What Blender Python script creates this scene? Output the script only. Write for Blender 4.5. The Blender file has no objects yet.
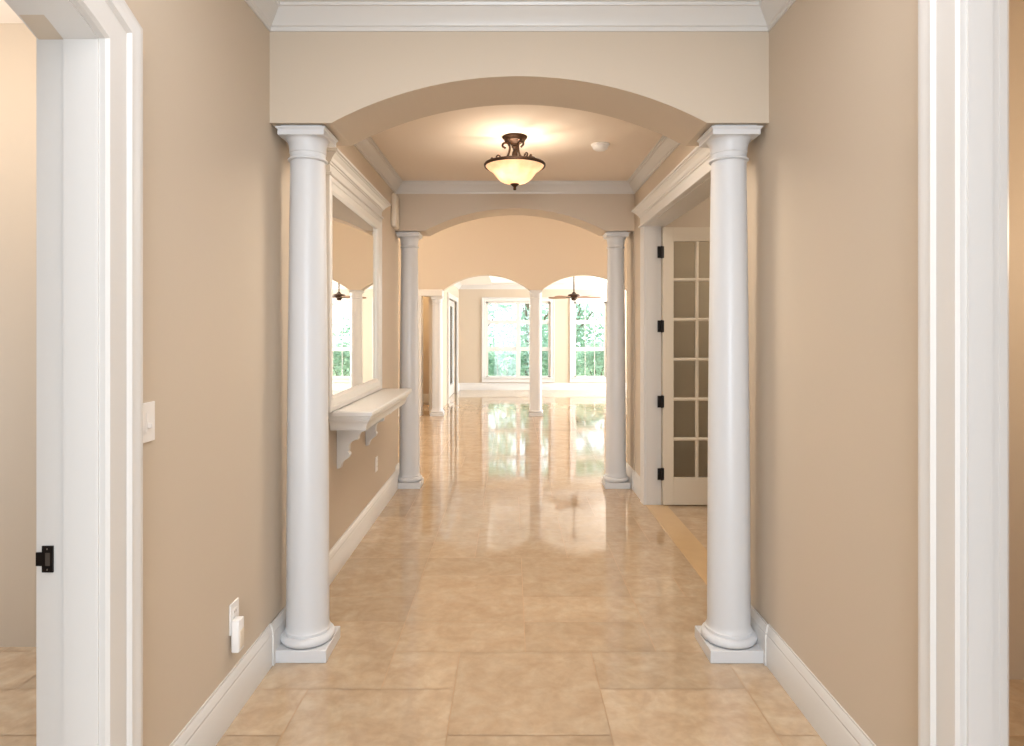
import bpy, bmesh, math, random
from mathutils import Vector, Matrix
PI = math.pi
S = bpy.context.scene
COL = S.collection

# ------------------------------------------------------------------ camera, world, sun, exposure
cam_data = bpy.data.cameras.new('camera')
cam = bpy.data.objects.new('camera', cam_data); COL.objects.link(cam)
cam.location = (0, 0, 1.5)
cam.rotation_euler = (PI/2, 0, 0)
cam_data.sensor_width = 36.0
cam_data.lens = 634.0/1024.0*36.0
cam_data.shift_x = 1.0/1024.0
cam_data.shift_y = -43.2/1024.0
cam_data.clip_start = 0.02
S.camera = cam

S.view_settings.view_transform = 'Standard'
S.view_settings.look = 'None'
S.view_settings.exposure = 0.0
S.view_settings.gamma = 1.0
S.view_settings.use_curve_mapping = False

world = bpy.data.worlds.new('world'); S.world = world
world.use_nodes = True
bg = world.node_tree.nodes['Background']
bg.inputs['Color'].default_value = (0.80, 0.91, 1.0, 1)
bg.inputs['Strength'].default_value = 4.0

def light(name, kind, loc, energy, color=(1, 1, 1), rot=(0, 0, 0), **kw):
    d = bpy.data.lights.new(name, kind)
    d.energy = energy; d.color = color
    for k, v in kw.items(): setattr(d, k, v)
    o = bpy.data.objects.new(name, d); COL.objects.link(o)
    o.location = loc; o.rotation_euler = rot
    return o

WARM = (1.0, 0.78, 0.55)
DAY = (0.79, 0.89, 1.0)
light('sun', 'SUN', (0, 30, 30), 9.0, (1.0, 0.96, 0.90), (math.radians(-29), math.radians(4), 0), angle=0.01)
# daylight falling through the open front door behind the camera
light('entry_daylight', 'AREA', (0.1, -5.5, 1.35), 195, DAY, (PI/2, 0, 0), shape='RECTANGLE', size=3.0, size_y=2.6)
# added fill from an invented opening in the living room's right wall
light('living_side_fill', 'AREA', (5.95, 13.5, 1.25), 410, (0.96, 0.98, 1.0), (0, PI/2, 0), shape='RECTANGLE', size=2.3, size_y=4.0)
# fill lights added out of the frame, and the gallery's warm lamps
light('foyer_fill', 'AREA', (0.04, 0.45, 2.94), 45, (0.95, 0.96, 1.0), (0, 0, 0), shape='RECTANGLE', size=1.7, size_y=3.0)  # broad unseen fill added to even out the foyer walls
light('hall_fill', 'AREA', (0.04, 3.55, 2.87), 32, (1.0, 0.88, 0.74), (0, 0, 0), shape='DISK', size=0.5)  # added fill hidden behind the near arch, brightens the hall
light('gallery_lamp', 'POINT', (-2.5, 8.4, 3.45), 85, (1.0, 0.86, 0.68), shadow_soft_size=0.12)
light('gallery_lamp', 'POINT', (3.2, 8.4, 3.45), 85, (1.0, 0.86, 0.68), shadow_soft_size=0.12)
# side fill added at both ends of the gallery to lift the arch soffit
light('gallery_end_fill', 'AREA', (-3.05, 8.2, 1.2), 55, (1.0, 0.93, 0.84), (0, -PI/2, 0), shape='RECTANGLE', size=1.8, size_y=2.2)
light('gallery_end_fill', 'AREA', (6.05, 8.2, 1.2), 90, (1.0, 0.93, 0.84), (0, PI/2, 0), shape='RECTANGLE', size=1.8, size_y=2.2)
light('living_fill', 'POINT', (4.6, 12.6, 2.4), 55, (1.0, 0.97, 0.95), shadow_soft_size=0.12)  # unseen fill points added to brighten the living room
light('living_fill', 'POINT', (3.2, 14.6, 2.4), 55, (1.0, 0.97, 0.95), shadow_soft_size=0.12)  # second added fill point, no fixture here
light('alcove_fill', 'POINT', (-2.1, 11.9, 2.3), 30, (1.0, 0.72, 0.42), shadow_soft_size=0.08)  # added gold fill that tints the alcove wall orange
light('left_room_side_fill', 'AREA', (-4.0, 2.25, 1.3), 42, DAY, (0, -PI/2, 0), shape='RECTANGLE', size=1.8, size_y=1.1)  # added cool fill at the solid end wall, no window there
light('left_room_fill', 'POINT', (-2.4, 2.1, 2.6), 24, (1.0, 0.90, 0.80), shadow_soft_size=0.12)  # unseen fill added for the wall behind the left doorway
light('right_room_fill', 'POINT', (2.7, 1.7, 1.9), 40, WARM, shadow_soft_size=0.12)  # added warm fill for the wall strip past the right casing
light('study_fill', 'POINT', (2.7, 5.0, 2.3), 26, (1.0, 0.90, 0.78), shadow_soft_size=0.12)  # added fill for the wall behind the french door panes

# ------------------------------------------------------------------ materials
def s2l(c):
    return tuple(((v/255.0)/12.92 if v/255.0 <= 0.04045 else (((v/255.0)+0.055)/1.055)**2.4) for v in c) + (1.0,)

def mat(name, rgb, rough=0.5, metal=0.0, bump=0.0, bscale=200.0, vary=0.0, vscale=3.0, spec=0.5, coat=0.0):
    m = bpy.data.materials.new(name); m.use_nodes = True
    nt = m.node_tree; b = nt.nodes['Principled BSDF']
    b.inputs['Base Color'].default_value = s2l(rgb)
    b.inputs['Roughness'].default_value = rough
    b.inputs['Metallic'].default_value = metal
    b.inputs['Specular IOR Level'].default_value = spec
    if coat: b.inputs['Coat Weight'].default_value = coat; b.inputs['Coat Roughness'].default_value = 0.1
    tc = nt.nodes.new('ShaderNodeTexCoord')
    if vary:
        n = nt.nodes.new('ShaderNodeTexNoise'); n.inputs['Scale'].default_value = vscale; n.inputs['Detail'].default_value = 4
        nt.links.new(tc.outputs['Object'], n.inputs['Vector'])
        mx = nt.nodes.new('ShaderNodeMix'); mx.data_type = 'RGBA'
        c = s2l(rgb)
        mx.inputs[6].default_value = tuple(min(1, v*(1-vary)) for v in c[:3]) + (1,)
        mx.inputs[7].default_value = tuple(min(1, v*(1+vary)) for v in c[:3]) + (1,)
        nt.links.new(n.outputs['Fac'], mx.inputs[0]); nt.links.new(mx.outputs[2], b.inputs['Base Color'])
    if bump:
        n2 = nt.nodes.new('ShaderNodeTexNoise'); n2.inputs['Scale'].default_value = bscale; n2.inputs['Detail'].default_value = 3
        nt.links.new(tc.outputs['Object'], n2.inputs['Vector'])
        bp = nt.nodes.new('ShaderNodeBump'); bp.inputs['Strength'].default_value = bump; bp.inputs['Distance'].default_value = 0.002
        nt.links.new(n2.outputs['Fac'], bp.inputs['Height']); nt.links.new(bp.outputs['Normal'], b.inputs['Normal'])
    return m

M = {}
M['wall'] = mat('beige_wall_paint', (203, 189, 171), 0.55, bump=0.08, bscale=120, vary=0.015, vscale=1.5, spec=0.3)
M['ceiling'] = mat('cream_ceiling_paint', (238, 226, 212), 0.75, bump=0.08, bscale=90, vary=0.01, spec=0.2)
M['white_ceiling'] = mat('white_ceiling_paint', (244, 240, 234), 0.75, bump=0.05, bscale=90, vary=0.01, spec=0.2)
M['trim'] = mat('white_trim_enamel', (216, 214, 211), 0.28, vary=0.01, vscale=2.0)
M['column'] = mat('white_column_paint', (211, 212, 214), 0.32, vary=0.01, vscale=2.0)
M['door'] = mat('cream_white_door_enamel', (222, 213, 197), 0.30, vary=0.01)
M['bronze'] = mat('oil_rubbed_bronze', (62, 42, 28), 0.42, 0.6, vary=0.25, vscale=40)
M['black'] = mat('black_hardware', (30, 25, 24), 0.35, 0.5, vary=0.1, vscale=50)
M['screw'] = mat('screw_steel', (150, 140, 130), 0.3, 0.9, vary=0.05)
M['plate'] = mat('white_plastic', (240, 238, 236), 0.35, vary=0.01)
M['cream_plastic'] = mat('cream_plastic', (226, 214, 196), 0.4, vary=0.01)
M['slot'] = mat('socket_slot', (70, 62, 55), 0.6, vary=0.02)
M['blade'] = mat('walnut_fan_blade', (150, 112, 84), 0.45, vary=0.15, vscale=12)
M['bark'] = mat('tree_bark', (120, 104, 88), 0.9, bump=0.8, bscale=30, vary=0.25, vscale=14)
M['lawn'] = mat('lawn_ground', (120, 150, 110), 0.95, vary=0.25, vscale=6)
M['threshold'] = mat('threshold_stone', (206, 176, 136), 0.15, vary=0.06, vscale=9)
M['grout'] = mat('floor_grout', (178, 142, 104), 0.5, vary=0.05, vscale=20)

# mirror
m = bpy.data.materials.new('mirror_silver'); m.use_nodes = True
b = m.node_tree.nodes['Principled BSDF']
b.inputs['Base Color'].default_value = (0.90, 0.91, 0.88, 1); b.inputs['Metallic'].default_value = 1.0; b.inputs['Roughness'].default_value = 0.015
M['mirror'] = m

def thin_glass(name, tint, refl=0.08):
    m = bpy.data.materials.new(name); m.use_nodes = True
    nt = m.node_tree; out = nt.nodes['Material Output']
    nt.nodes.remove(nt.nodes['Principled BSDF'])
    t = nt.nodes.new('ShaderNodeBsdfTransparent'); t.inputs['Color'].default_value = tint
    g = nt.nodes.new('ShaderNodeBsdfGlossy'); g.inputs['Roughness'].default_value = 0.02
    f = nt.nodes.new('ShaderNodeFresnel'); f.inputs['IOR'].default_value = 1.45
    mx = nt.nodes.new('ShaderNodeMixShader')
    nt.links.new(f.outputs[0], mx.inputs[0]); nt.links.new(t.outputs[0], mx.inputs[1]); nt.links.new(g.outputs[0], mx.inputs[2])
    nt.links.new(mx.outputs[0], out.inputs['Surface'])
    return m
M['glass'] = thin_glass('window_glass', (0.97, 0.99, 0.98, 1))
M['door_glass'] = thin_glass('french_door_glass', (0.90, 0.90, 0.86, 1))

# lamp bowl: alabaster glass lit from inside
m = bpy.data.materials.new('alabaster_glass'); m.use_nodes = True
nt = m.node_tree; out = nt.nodes['Material Output']; nt.nodes.remove(nt.nodes['Principled BSDF'])
tr = nt.nodes.new('ShaderNodeBsdfTranslucent'); df = nt.nodes.new('ShaderNodeBsdfDiffuse'); gl = nt.nodes.new('ShaderNodeBsdfGlossy')
tc = nt.nodes.new('ShaderNodeTexCoord'); nz = nt.nodes.new('ShaderNodeTexNoise'); nz.inputs['Scale'].default_value = 14; nz.inputs['Detail'].default_value = 5
cr = nt.nodes.new('ShaderNodeValToRGB')
cr.color_ramp.elements[0].position = 0.3; cr.color_ramp.elements[0].color = (0.84, 0.60, 0.41, 1)
cr.color_ramp.elements[1].position = 0.75; cr.color_ramp.elements[1].color = (0.94, 0.79, 0.64, 1)
nt.links.new(tc.outputs['Object'], nz.inputs['Vector']); nt.links.new(nz.outputs['Fac'], cr.inputs['Fac'])
for n in (tr, df): nt.links.new(cr.outputs['Color'], n.inputs['Color'])
gl.inputs['Roughness'].default_value = 0.15
em = nt.nodes.new('ShaderNodeEmission'); em.inputs['Strength'].default_value = 0.25
nt.links.new(cr.outputs['Color'], em.inputs['Color'])
m1 = nt.nodes.new('ShaderNodeMixShader'); m1.inputs[0].default_value = 0.3
m2 = nt.nodes.new('ShaderNodeMixShader'); m2.inputs[0].default_value = 0.05
ad = nt.nodes.new('ShaderNodeAddShader')
nt.links.new(tr.outputs[0], m1.inputs[1]); nt.links.new(df.outputs[0], m1.inputs[2])
nt.links.new(m1.outputs[0], m2.inputs[1]); nt.links.new(gl.outputs[0], m2.inputs[2])
nt.links.new(m2.outputs[0], ad.inputs[0]); nt.links.new(em.outputs[0], ad.inputs[1]); nt.links.new(ad.outputs[0], out.inputs['Surface'])
M['bowl'] = m

# polished travertine / marble tile
m = bpy.data.materials.new('polished_travertine'); m.use_nodes = True
nt = m.node_tree; b = nt.nodes['Principled BSDF']
tc = nt.nodes.new('ShaderNodeTexCoord')
at = nt.nodes.new('ShaderNodeAttribute'); at.attribute_name = 'tone'
# each tile is cut from its own piece of stone: shift the lookup by its tone
sh = nt.nodes.new('ShaderNodeVectorMath'); sh.operation = 'MULTIPLY_ADD'
nt.links.new(at.outputs['Color'], sh.inputs[0]); sh.inputs[1].default_value = (9.0, 7.0, 5.0); nt.links.new(tc.outputs['Object'], sh.inputs[2])
n1 = nt.nodes.new('ShaderNodeTexNoise'); n1.inputs['Scale'].default_value = 7.5; n1.inputs['Detail'].default_value = 8; n1.inputs['Distortion'].default_value = 0.5; n1.inputs['Roughness'].default_value = 0.62
nt.links.new(sh.outputs[0], n1.inputs['Vector'])
cr = nt.nodes.new('ShaderNodeValToRGB')
cr.color_ramp.elements[0].position = 0.30; cr.color_ramp.elements[0].color = s2l((185, 158, 128))
cr.color_ramp.elements[1].position = 0.72; cr.color_ramp.elements[1].color = s2l((207, 187, 160))
e = cr.color_ramp.elements.new(0.50); e.color = s2l((197, 173, 144))
nt.links.new(n1.outputs['Fac'], cr.inputs['Fac'])
n2 = nt.nodes.new('ShaderNodeTexNoise'); n2.inputs['Scale'].default_value = 26; n2.inputs['Detail'].default_value = 6
nt.links.new(sh.outputs[0], n2.inputs['Vector'])
r2 = nt.nodes.new('ShaderNodeMapRange'); r2.inputs[1].default_value = 0.35; r2.inputs[2].default_value = 0.65; r2.inputs[3].default_value = 0.93; r2.inputs[4].default_value = 1.04
nt.links.new(n2.outputs['Fac'], r2.inputs[0])
tn = nt.nodes.new('ShaderNodeMapRange'); tn.inputs[3].default_value = 0.82; tn.inputs[4].default_value = 1.03
nt.links.new(at.outputs['Fac'], tn.inputs[0])
mu = nt.nodes.new('ShaderNodeMath'); mu.operation = 'MULTIPLY'; nt.links.new(r2.outputs[0], mu.inputs[0]); nt.links.new(tn.outputs[0], mu.inputs[1])
vm = nt.nodes.new('ShaderNodeVectorMath'); vm.operation = 'SCALE'
nt.links.new(cr.outputs['Color'], vm.inputs[0]); nt.links.new(mu.outputs[0], vm.inputs['Scale'])
nt.links.new(vm.outputs[0], b.inputs['Base Color'])
b.inputs['Roughness'].default_value = 0.06
b.inputs['Specular IOR Level'].default_value = 0.8
n3 = nt.nodes.new('ShaderNodeTexNoise'); n3.inputs['Scale'].default_value = 5; n3.inputs['Detail'].default_value = 2
nt.links.new(tc.outputs['Object'], n3.inputs['Vector'])
bp = nt.nodes.new('ShaderNodeBump'); bp.inputs['Strength'].default_value = 0.003; bp.inputs['Distance'].default_value = 0.01
nt.nodes.remove(bp); nt.nodes.remove(n3)
M['tile'] = m

# leaves
m = bpy.data.materials.new('tree_leaf'); m.use_nodes = True
nt = m.node_tree; out = nt.nodes['Material Output']; b = nt.nodes['Principled BSDF']
tc = nt.nodes.new('ShaderNodeTexCoord'); nz = nt.nodes.new('ShaderNodeTexNoise'); nz.inputs['Scale'].default_value = 1.6; nz.inputs['Detail'].default_value = 5
cr = nt.nodes.new('ShaderNodeValToRGB')
cr.color_ramp.elements[0].position = 0.35; cr.color_ramp.elements[0].color = s2l((150, 184, 164))
cr.color_ramp.elements[1].position = 0.65; cr.color_ramp.elements[1].color = s2l((204, 224, 208))
nt.links.new(tc.outputs['Object'], nz.inputs['Vector']); nt.links.new(nz.outputs['Fac'], cr.inputs['Fac'])
nt.links.new(cr.outputs['Color'], b.inputs['Base Color']); b.inputs['Roughness'].default_value = 0.55
tr = nt.nodes.new('ShaderNodeBsdfTranslucent'); nt.links.new(cr.outputs['Color'], tr.inputs['Color'])
mx = nt.nodes.new('ShaderNodeMixShader'); mx.inputs[0].default_value = 0.4
nt.links.new(b.outputs[0], mx.inputs[1]); nt.links.new(tr.outputs[0], mx.inputs[2]); nt.links.new(mx.outputs[0], out.inputs['Surface'])
M['leaf'] = m

# ------------------------------------------------------------------ helpers
def obj(name, bm, material, parent=None, smooth=None):
    bmesh.ops.recalc_face_normals(bm, faces=bm.faces[:])
    me = bpy.data.meshes.new(name); bm.to_mesh(me); bm.free()
    for mm in (material if isinstance(material, (list, tuple)) else [material]): me.materials.append(mm)
    if smooth is not None:
        for p in me.polygons: p.use_smooth = True
        me.set_sharp_from_angle(angle=math.radians(smooth))
    o = bpy.data.objects.new(name, me); COL.objects.link(o)
    if parent: o.parent = parent
    return o

def tag(o, label, cat, group=None, kind=None):
    o['label'] = label; o['category'] = cat
    if group: o['group'] = group
    if kind: o['kind'] = kind
    return o

def empty(name, loc, label, cat, group=None, kind=None, rz=0):
    o = bpy.data.objects.new(name, None); COL.objects.link(o)
    o.location = loc; o.rotation_euler = (0, 0, rz); o.empty_display_size = 0.1
    return tag(o, label, cat, group, kind)

def struct(name, bm, material, label, cat, smooth=None):
    return tag(obj(name, bm, material, None, smooth), label, cat, None, 'structure')

def B(): return bmesh.new()

def box(bm, x0, x1, y0, y1, z0, z1, bev=0.0):
    r = bmesh.ops.create_cube(bm, size=1.0)
    vs = r['verts']
    for v in vs:
        v.co = Vector(((x0+x1)/2 + v.co.x*(x1-x0), (y0+y1)/2 + v.co.y*(y1-y0), (z0+z1)/2 + v.co.z*(z1-z0)))
    if bev:
        es = list({e for v in vs for e in v.link_edges})
        bmesh.ops.bevel(bm, geom=es, offset=bev, segments=2, affect='EDGES', profile=0.5)
    return bm

def prism(bm, pts, axis, a, b2):
    """extrude a 2-D outline along an axis: 'x' takes (y,z), 'y' takes (x,z), 'z' takes (x,y)"""
    def P(p, t):
        return {'x': (t, p[0], p[1]), 'y': (p[0], t, p[1]), 'z': (p[0], p[1], t)}[axis]
    f = [bm.verts.new(P(p, a)) for p in pts]; g = [bm.verts.new(P(p, b2)) for p in pts]
    n = len(pts)
    f1 = bm.faces.new(f); f2 = bm.faces.new(g[::-1])
    for i in range(n):
        bm.faces.new((f[i], f[(i+1) % n], g[(i+1) % n], g[i]))
    f1.normal_update(); f2.normal_update()
    bmesh.ops.triangulate(bm, faces=[f1, f2], quad_method='BEAUTY', ngon_method='EAR_CLIP')
    return bm

def lathe(bm, prof, cx=0, cy=0, seg=48, cap=True):
    rings = []
    for r, z in prof:
        if r < 1e-5: rings.append([bm.verts.new((cx, cy, z))])
        else: rings.append([bm.verts.new((cx+r*math.cos(2*PI*i/seg), cy+r*math.sin(2*PI*i/seg), z)) for i in range(seg)])
    for a, c in zip(rings, rings[1:]):
        for i in range(seg):
            j = (i+1) % seg
            if len(a) == 1 and len(c) == 1: continue
            if len(a) == 1: bm.faces.new((a[0], c[i], c[j]))
            elif len(c) == 1: bm.faces.new((a[i], a[j], c[0]))
            else: bm.faces.new((a[i], a[j], c[j], c[i]))
    if cap:
        for rr in (rings[0], rings[-1]):
            if len(rr) > 1: bm.faces.new(rr)
    return bm

def tube(bm, pts, r, seg=8):
    pts = [Vector(p) for p in pts]; rings = []
    up = Vector((0, 0, 1)); prev = None
    for i, p in enumerate(pts):
        t = (pts[min(i+1, len(pts)-1)] - pts[max(i-1, 0)]).normalized()
        a = prev if prev is not None else (up if abs(t.dot(up)) < 0.9 else Vector((1, 0, 0)))
        n = (a - t*a.dot(t)).normalized(); prev = n; bn = t.cross(n)
        rr = r[i] if isinstance(r, (list, tuple)) else r
        rings.append([bm.verts.new(p + n*rr*math.cos(2*PI*k/seg) + bn*rr*math.sin(2*PI*k/seg)) for k in range(seg)])
    for a, c in zip(rings, rings[1:]):
        for k in range(seg):
            bm.faces.new((a[k], a[(k+1) % seg], c[(k+1) % seg], c[k]))
    bm.faces.new(rings[0]); bm.faces.new(rings[-1])
    return bm

def smoothpts(pts, n=4):
    """Catmull-Rom through the points"""
    P = [Vector(p) for p in pts]; out = []
    for i in range(len(P)-1):
        p0, p1, p2, p3 = P[max(i-1, 0)], P[i], P[i+1], P[min(i+2, len(P)-1)]
        for k in range(n):
            t = k/n
            out.append(0.5*((2*p1) + (p2-p0)*t + (2*p0-5*p1+4*p2-p3)*t*t + (3*p1-p0-3*p2+p3)*t**3))
    out.append(P[-1]); return out

def sweep(bm, path, prof, place, closed=False):
    """sweep a profile (o = offset to the left of the path, p) along a 2-D path with mitred corners; place(u, v, p) -> xyz"""
    n = len(path); P = [Vector(q) for q in path]; rows = []
    for i in range(n):
        if closed: d0 = (P[i]-P[i-1]).normalized(); d1 = (P[(i+1) % n]-P[i]).normalized()
        else:
            d0 = (P[i]-P[i-1]).normalized() if i > 0 else None
            d1 = (P[i+1]-P[i]).normalized() if i < n-1 else None
            d0 = d0 or d1; d1 = d1 or d0
        n0 = Vector((-d0.y, d0.x)); n1 = Vector((-d1.y, d1.x))
        mv = (n0+n1); mv = mv/(1+n0.dot(n1))
        rows.append([bm.verts.new(place(P[i].x+mv.x*o, P[i].y+mv.y*o, p)) for o, p in prof])
    k = len(prof)
    rng = range(n) if closed else range(n-1)
    for i in rng:
        a, c = rows[i], rows[(i+1) % n]
        for j in range(k):
            bm.faces.new((a[j], a[(j+1) % k], c[(j+1) % k], c[j]))
    if not closed:
        f1 = bm.faces.new(rows[0]); f2 = bm.faces.new(rows[-1]); f1.normal_update(); f2.normal_update(); bmesh.ops.triangulate(bm, faces=[f1, f2], quad_method='BEAUTY', ngon_method='EAR_CLIP')
    return bm

def stack(bm, levels):
    """loft of rectangles: (x0,x1,y0,y1,z)"""
    rows = [[bm.verts.new(c) for c in ((x0, y0, z), (x1, y0, z), (x1, y1, z), (x0, y1, z))] for x0, x1, y0, y1, z in levels]
    for a, c in zip(rows, rows[1:]):
        for j in range(4): bm.faces.new((a[j], a[(j+1) % 4], c[(j+1) % 4], c[j]))
    bm.faces.new(rows[0]); bm.faces.new(rows[-1])
    return bm

def arc(u0, u1, v, rise, n=28):
    """segmental arch from (u0,v) to (u1,v)"""
    h = (u1-u0)/2; c = (u0+u1)/2; R = (h*h+rise*rise)/(2*rise); a = math.asin(abs(h)/R)
    sg = 1 if u1 > u0 else -1
    return [(c + sg*R*math.sin(-a+2*a*i/n), v + rise - R + R*math.cos(-a+2*a*i/n)) for i in range(n+1)]

# ------------------------------------------------------------------ the setting: floor
XL, XR = -1.085, 1.16              # faces of the hall walls
random.seed(11)
bm = B()
CELL = 0.3048; FX0, FY0 = -4.2, -1.62
NX, NY = int(10.4/CELL), int(17.75/CELL)
grid = [[False]*NY for _ in range(NX)]
sizes = [(2, 2)]*4 + [(2, 1)]*5 + [(1, 1)]
tones = []
for j in range(NY):
    for i in range(NX):
        if grid[i][j]: continue
        opt = sizes[:]; random.shuffle(opt)
        for (w, h) in opt + [(2, 1), (1, 2), (1, 1)]:
            if i+w > NX or j+h > NY: continue
            if all(not grid[i+a][j+c] for a in range(w) for c in range(h)): break
        for a in range(w):
            for c in range(h): grid[i+a][j+c] = True
        g = 0.0015
        x0, x1, y0, y1 = FX0+i*CELL+g, FX0+(i+w)*CELL-g, FY0+j*CELL+g, FY0+(j+h)*CELL-g
        top = [bm.verts.new(p) for p in ((x0, y0, 0), (x1, y0, 0), (x1, y1, 0), (x0, y1, 0))]
        bm.faces.new(top); tones.append(random.random())
fl = [bm.verts.new(p) for p in ((FX0, FY0, -0.0022), (FX0+NX*CELL, FY0, -0.0022), (FX0+NX*CELL, FY0+NY*CELL, -0.0022), (FX0, FY0+NY*CELL, -0.0022))]
f = bm.faces.new(fl); f.material_index = 1; tones.append(0.5)
box(bm, FX0, FX0+NX*CELL, FY0, FY0+NY*CELL, -0.12, -0.003)
bm.faces.ensure_lookup_table()
for k in range(len(tones), len(bm.faces)): bm.faces[k].material_index = 1
nf = len(bm.faces); tones += [0.5]*(nf-len(tones))
me = bpy.data.meshes.new('floor'); bm.to_mesh(me); bm.free()
me.materials.append(M['tile']); me.materials.append(M['grout'])
ca = me.attributes.new('tone', 'FLOAT_COLOR', 'FACE')
for k in range(nf): ca.data[k].color = (tones[k], (tones[k]*7.31) % 1.0, (tones[k]*3.77) % 1.0, 1.0)
floor = bpy.data.objects.new('floor', me); COL.objects.link(floor)
tag(floor, 'polished cream travertine tile floor running down the hallway', 'floor', None, 'structure')

# ------------------------------------------------------------------ the setting: walls
TW = 0.16
AL0, AL1, ALZ = 0.745, 1.675, 2.262         # rough opening in the left wall (arched head)
# left wall
bm = B()
a = arc(AL1, AL0, ALZ, 0.118)
prism(bm, [(-1.60, 0), (AL0, 0)] + a[::-1] + [(AL1, 0), (5.95, 0), (5.95, 3.0), (-1.60, 3.0)], 'x', XL-TW, XL)
struct('wall_left', bm, M['wall'], 'long beige hallway wall on the left side, with switch and mirror', 'wall')
# right wall
AR0, AR1, ARZ = 0.735, 1.620, 2.46
DY0, DY1, DZ = 3.56, 5.44, 2.395
bm = B()
a = arc(AR0, AR1, ARZ, 0.118)
TR = 0.080
prism(bm, [(-1.60, 0), (AR0, 0)] + a + [(AR1, 0), (2.85, 0), (2.85, 3.0), (-1.60, 3.0)], 'x', XR, XR+TR)
struct('wall_right', bm, M['wall'], 'bare beige foyer wall on the right, between the casing and the front column', 'wall')
bm = B(); prism(bm, [(2.85, 0), (DY0, 0), (DY0, DZ), (DY1, DZ), (DY1, 0), (5.95, 0), (5.95, 3.0), (2.85, 3.0)], 'x', XR, XR+TW)
struct('wall_right_hall', bm, M['wall'], 'beige hall wall on the right with the french door opening', 'wall')
# near arch between the foyer and the hall
PIL = 0.006
HC, HH = 0.0365, 0.845
def header_outline(x0, x1, top):
    return [(x0, 2.43)] + arc(HC-HH, HC+HH, 2.43, 0.21, 40) + [(x1, 2.43), (x1, top), (x0, top)]
def wall_box(name, dims, label):
    bm = B(); box(bm, *dims); return struct(name, bm, M['wall'], label, 'wall')
bm = B(); prism(bm, header_outline(XL, XR, 3.0), 'y', 2.85, 3.21)
struct('wall_near_arch', bm, M['wall'], 'nearest beige segmental arch spanning the hallway between the two front columns', 'arch')
bm = B(); prism(bm, header_outline(-3.1, 6.1, 3.85), 'y', 5.95, 6.31)
struct('wall_far_arch', bm, M['wall'], 'second beige arch at the far end of the hallway, beyond the ceiling light', 'arch')
wall_box('wall_gallery_near_left', (-3.1, XL-0.035, 5.95, 6.31, 0, 2.43), 'beige wall end behind the far left column')
wall_box('wall_gallery_near_right', (XR-PIL, 6.1, 5.95, 6.31, 0, 2.43), 'beige wall end behind the far right column')
# arcade between gallery and living room
AY0, AY1 = 11.0, 11.22
bm = B()
prism(bm, [(-3.1, 2.19)] + arc(-1.175, 0.325, 2.19, 0.265, 30) + arc(0.54, 2.04, 2.19, 0.265, 30) + [(6.1, 2.19), (6.1, 3.85), (-3.1, 3.85)], 'y', AY0, AY1)
struct('wall_arcade', bm, M['wall'], 'golden beige arcade wall with two arches in front of the living room', 'arch')
wall_box('wall_arcade_left', (-3.1, -1.56, AY0, AY1, 0, 2.19), 'beige wall left of the arcade and its narrow bay')
wall_box('wall_arcade_right', (2.04, 6.1, AY0, AY1, 0, 2.19), 'beige wall right of the arcade')
# far wall with two window openings
WY = 15.8
W1 = (-0.62, 0.98, 0.30, 2.20); W2 = (1.57, 2.38, 0.30, 2.20)
bm = B()
for x0, x1, z0, z1 in ((-1.45, W1[0], 0, 3.1), (W1[1], W2[0], 0, 3.1), (W2[1], 6.1, 0, 3.1), (W1[0], W1[1], 0, W1[2]), (W1[0], W1[1], W1[3], 3.1), (W2[0], W2[1], 0, W2[2]), (W2[0], W2[1], W2[3], 3.1)):
    box(bm, x0, x1, WY, WY+0.16, z0, z1)
struct('wall_far', bm, M['wall'], 'pale beige far wall of the living room around the windows', 'wall')
# other enclosing walls
L1 = (12.95, 15.1, 2.16)   # glazed door opening in the living room's left wall
bm = B(); prism(bm, [(AY1, 0), (L1[0], 0), (L1[0], L1[2]), (L1[1], L1[2]), (L1[1], 0), (WY+0.16, 0), (WY+0.16, 3.1), (AY1, 3.1)], 'x', -1.45, -1.30)
struct('wall_living_left', bm, M['wall'], 'beige left wall of the living room beyond the arcade', 'wall')
bm = B()
prism(bm, [(AY1, 0), (11.5, 0), (11.5, 2.45), (15.5, 2.45), (15.5, 0), (WY+0.16, 0), (WY+0.16, 3.1), (AY1, 3.1)], 'x', 6.0, 6.15)
struct('wall_living_right', bm, M['wall'], 'beige right wall of the living room with wide opening added for the side fill', 'wall')  # opening invented to let the added side fill in
wall_box('wall_gallery_left', (-3.25, -3.1, 5.95, 13.3, 0, 3.85), 'beige end wall of the cross gallery on the left')
wall_box('wall_gallery_right', (6.1, 6.25, 5.95, AY1, 0, 3.85), 'beige end wall of the cross gallery on the right')
wall_box('wall_alcove', (-3.1, -1.45, 13.1, 13.25, 0, 3.1), 'orange beige wall glimpsed behind the narrow left bay of the arcade')
wall_box('wall_left_room', (-4.2, XL-TW, 3.0, 3.12, 0, 3.0), 'beige wall of the side room seen through the left doorway')
wall_box('wall_left_room_end', (-4.2, -4.05, -1.6, 3.0, 0, 3.0), 'beige end wall of the left side room')
wall_box('wall_right_room', (XR+TR, 4.6, 2.72, 2.84, 0, 3.0), 'beige wall of the side room seen at the right picture edge')
wall_box('wall_right_room_end', (4.6, 4.75, -1.6, 5.95, 0, 3.0), 'beige end wall of the right side rooms')
# entry wall behind the camera with a wide glazed door opening
bm = B(); prism(bm, [(-4.2, 0), (-0.86, 0), (-0.86, 2.5), (0.94, 2.5), (0.94, 0), (4.75, 0), (4.75, 3.0), (-4.2, 3.0)], 'y', -1.72, -1.56)
struct('wall_entry', bm, M['wall'], 'beige entry wall behind the viewer with the front door opening', 'wall')

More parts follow.
